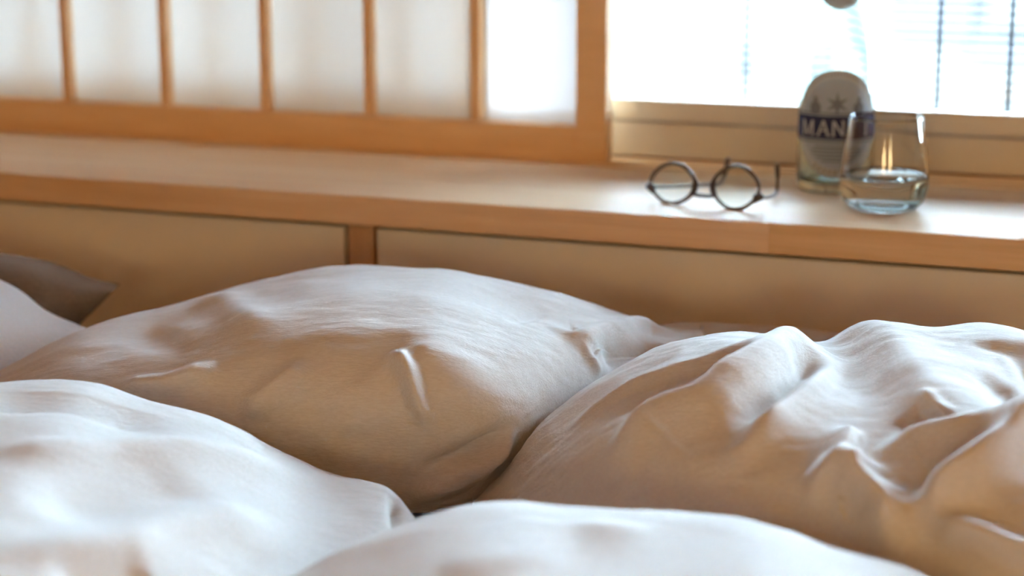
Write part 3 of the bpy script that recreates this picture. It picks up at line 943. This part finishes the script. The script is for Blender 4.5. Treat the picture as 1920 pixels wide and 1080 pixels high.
for ch, x, w in (('M', -0.0365, 0.0115), ('A', -0.0185, 0.0105), ('N', -0.0030, 0.0095), ('I', 0.0300, 0.0)):
    wrapped('letter', letter(ch, x, w, LZ - 0.0118, LZ + 0.0032), 0.0012, M['label_white'], band)
lines = []
for k, hw in enumerate((0.022, 0.026, 0.024, 0.020, 0.014)):
    z = LZ - 0.0235 - k * 0.0036
    lines.append(rect(-hw, hw, z - 0.0008, z + 0.0008))
wrapped('small_print', lines, 0.0008, M['label_grey'], lab)
dig = []
for k in range(9):
    t = math.radians(-90 + (k - 4) * 7.5)
    cx, cz = 0.0415 * math.cos(t), LZ + 0.0495 * math.sin(t)
    dig.append(rect(cx - 0.0013, cx + 0.0013, cz - 0.0022, cz + 0.0022))
wrapped('bottom_print', dig, 0.0008, M['label_gold'], lab)
nk = wrapped('neck_label', ell(0, 0.210, 0.040, 0.0225, 36), 0.0004, M['label_neck'], bt)
wrapped('neck_print', [rect(-0.012, 0.010, 0.1985, 0.2005), rect(-0.020, -0.004, 0.2035, 0.2065), rect(0.002, 0.018, 0.2045, 0.207)], 0.0008, M['label_red'], nk)

# ------------------------------------------------------------------ tumbler with water
tb = empty('tumbler', (-0.3098, 0.1115, SH))
tag(tb, 'clear curved glass tumbler partly filled with water, in front of the bottle', 'glass')
to_ = [(0, 0.0015), (0.020, 0.0010), (0.0285, 0.0006), (0.0330, 0.0030), (0.0385, 0.0085), (0.0420, 0.0160), (0.0433, 0.0240), (0.0432, 0.0300), (0.0420, 0.0430), (0.0400, 0.0600),
       (0.0378, 0.0760), (0.0360, 0.0885), (0.0356, 0.0905)]
ti_ = [(0.0350, 0.0910), (0.0344, 0.0905), (0.0347, 0.0885), (0.0364, 0.0760), (0.0385, 0.0600), (0.0405, 0.0430), (0.0415, 0.0300), (0.0414, 0.0240), (0.0398, 0.0175), (0.0350, 0.0120), (0.026, 0.0092), (0.012, 0.0084), (0, 0.0082)]
obj('glass_body', lathe(to_ + ti_, 72), M['tumbler_glass'], tb, smooth=True)
e_ = 0.0004                                # the water reaches slightly into the wall, so that no air film is left
wt = [(0, 0.0082 - e_), (0.012, 0.0084 - e_), (0.026 + e_, 0.0092 - e_), (0.0350 + e_, 0.0120 - e_), (0.0398 + e_, 0.0175), (0.0414 + e_, 0.0240), (0.0415 + e_, 0.0300), (0.0409 + e_, 0.0345), (0.039, 0.0337), (0, 0.0335)]
obj('water', lathe(wt, 72), M['water'], tb, smooth=True)

# ------------------------------------------------------------------ spectacles lying upside down
eg = empty('spectacles', (-0.478, 0.060, SH))
tag(eg, 'round dark-rimmed spectacles lying upside down on the shelf beside the bottle', 'spectacles')
fd = Vector((0.985, -0.172, 0)).normalized()         # along the front, left to right
bk = Vector((0.172, 0.985, 0))                       # towards the window
lean = 0.16


def fp(s, h, back=0.0):
    """point on the front: s along it, h up it (it leans back a little)"""
    return fd * s + bk * (back + h * lean) + Vector((0, 0, h))


for sgn in (-1, 1):
    cx, rx, rz = sgn * 0.0338, 0.0240, 0.0198 + 0.0006 * sgn
    path = []
    for k in range(56):
        t = 2 * PI * k / 56
        e = 1.0 + 0.025 * math.cos(4 * t)
        path.append(fp(cx + rx * e * math.cos(t), rz + 0.0012 + rz * e * math.sin(t)))
    rim = obj('rim', tube(path, 0.0017, 10, closed=True, flat=1.2), M['frame_wire'], eg, smooth=True)
    lb = bmesh.new()
    fr, bc = [], []
    for k in range(56):
        p = path[k]
        c0 = fp(cx, rz + 0.0012)
        q = c0 + (p - c0) * 0.972
        fr.append(lb.verts.new(q - bk * 0.0006)); bc.append(lb.verts.new(q + bk * 0.0006))
    lb.faces.new(fr); lb.faces.new(bc[::-1])
    for k in range(56):
        lb.faces.new((fr[k], fr[(k + 1) % 56], bc[(k + 1) % 56], bc[k]))
    bmesh.ops.recalc_face_normals(lb, faces=lb.faces)
    obj('lens', lb, M['lens'], rim)
    # dark side of the rim next to the bridge
    seg = []
    for k in range(15):
        t = (PI if sgn > 0 else 0) + (k - 7) / 7 * 0.62 + (0.12 * sgn)
        e = 1.0 + 0.025 * math.cos(4 * t)
        seg.append(fp(cx + rx * e * math.cos(t), rz + 0.0012 + rz * e * math.sin(t)))
    obj('nose_pad', tube(seg, [0.0010 + 0.0022 * math.sin(PI * k / 14) for k in range(15)], 10), M['frame_dark'], rim, smooth=True)
    # end piece with hinge, then the temple folded slightly inwards
    ez = 0.0150
    ex_ = sgn * 0.0575
    obj('hinge', tube([fp(sgn * 0.0535, ez - 0.006), fp(sgn * 0.0565, ez - 0.001), fp(sgn * 0.0600, ez, 0.001), fp(sgn * 0.0605, ez - 0.001, 0.006)], [0.0018, 0.0044, 0.0038, 0.0018], 10), M['frame_dark'], eg, smooth=True)
    h0 = fp(sgn * 0.0602, ez - 0.001, 0.005)
    if sgn < 0:
        tp = [h0, h0 + Vector((0.020, 0.040, -0.004)), h0 + Vector((0.040, 0.082, -0.008)), h0 + Vector((0.046, 0.100, -0.009)), h0 + Vector((0.048, 0.112, 0.002)), h0 + Vector((0.049, 0.118, 0.015))]
    else:
        tp = [h0, h0 + Vector((-0.002, 0.030, -0.005)), h0 + Vector((-0.004, 0.066, -0.009)), h0 + Vector((-0.005, 0.084, -0.0095)), h0 + Vector((-0.006, 0.093, -0.002)), h0 + Vector((-0.007, 0.095, 0.010)), h0 + Vector((-0.008, 0.096, 0.019))]
    sp = spline(tp, 8)
    tp_o = obj('temple', tube(sp, [0.0012 + 0.0007 * k / len(sp) for k in range(len(sp))], 10, flat=1.3), M['frame_wire'], eg, smooth=True)
    obj('ear_tip', tube(sp[-14:], [0.0016 + 0.0008 * math.sin(PI * k / 13) for k in range(14)], 10, flat=1.2), M['frame_dark'], tp_o, smooth=True)
obj('bridge', tube(spline([fp(-0.0125, 0.0125), fp(-0.006, 0.0112), fp(0.006, 0.0112), fp(0.0125, 0.0125)], 6), 0.0019, 10), M['frame_dark'], eg, smooth=True)

# ------------------------------------------------------------------ two paper lantern lamps standing behind the foot of the bed
def glow(name, color, strength):
    m = bpy.data.materials.new(name)
    m.use_nodes = True
    b = m.node_tree.nodes['Principled BSDF']
    b.inputs['Base Color'].default_value = (0.8, 0.72, 0.6, 1)
    b.inputs['Emission Color'].default_value = color
    b.inputs['Emission Strength'].default_value = strength
    return m


M['lantern'] = glow('lit_lantern_paper', (1.0, 0.71, 0.33, 1), 10.0)
for x, y, lb in ((0.95, -2.70, 'lit paper lantern floor lamp behind the bed foot, nearer the right wall'),
                 (0.10, -3.05, 'lit paper lantern floor lamp behind the bed foot, nearer the back wall')):
    lp = tag(empty('floor_lamp', (x, y, 0)), lb, 'lamp', 'paper lantern lamps')
    obj('base', lathe([(0, 0), (0.11, 0), (0.115, 0.006), (0.11, 0.014), (0.02, 0.02), (0, 0.02)], 40), M['frame_dark'], lp, smooth=False)
    obj('pole', lathe([(0, 0.02), (0.008, 0.02), (0.008, 0.80), (0, 0.80)], 20), M['frame_dark'], lp, smooth=False)
    obj('shade', lathe([(0, 0.792)] + [(max(0.15 * math.sin(PI * k / 20), 0.03), 0.93 - 0.135 * math.cos(PI * k / 20)) for k in range(0, 21)] + [(0, 1.068)], 40), M['lantern'], lp, smooth=True)
    obj('top_ring', lathe([(0.026, 1.069), (0.034, 1.069), (0.034, 1.075), (0.026, 1.075)], 24, closed=True), M['frame_dark'], lp, smooth=False)
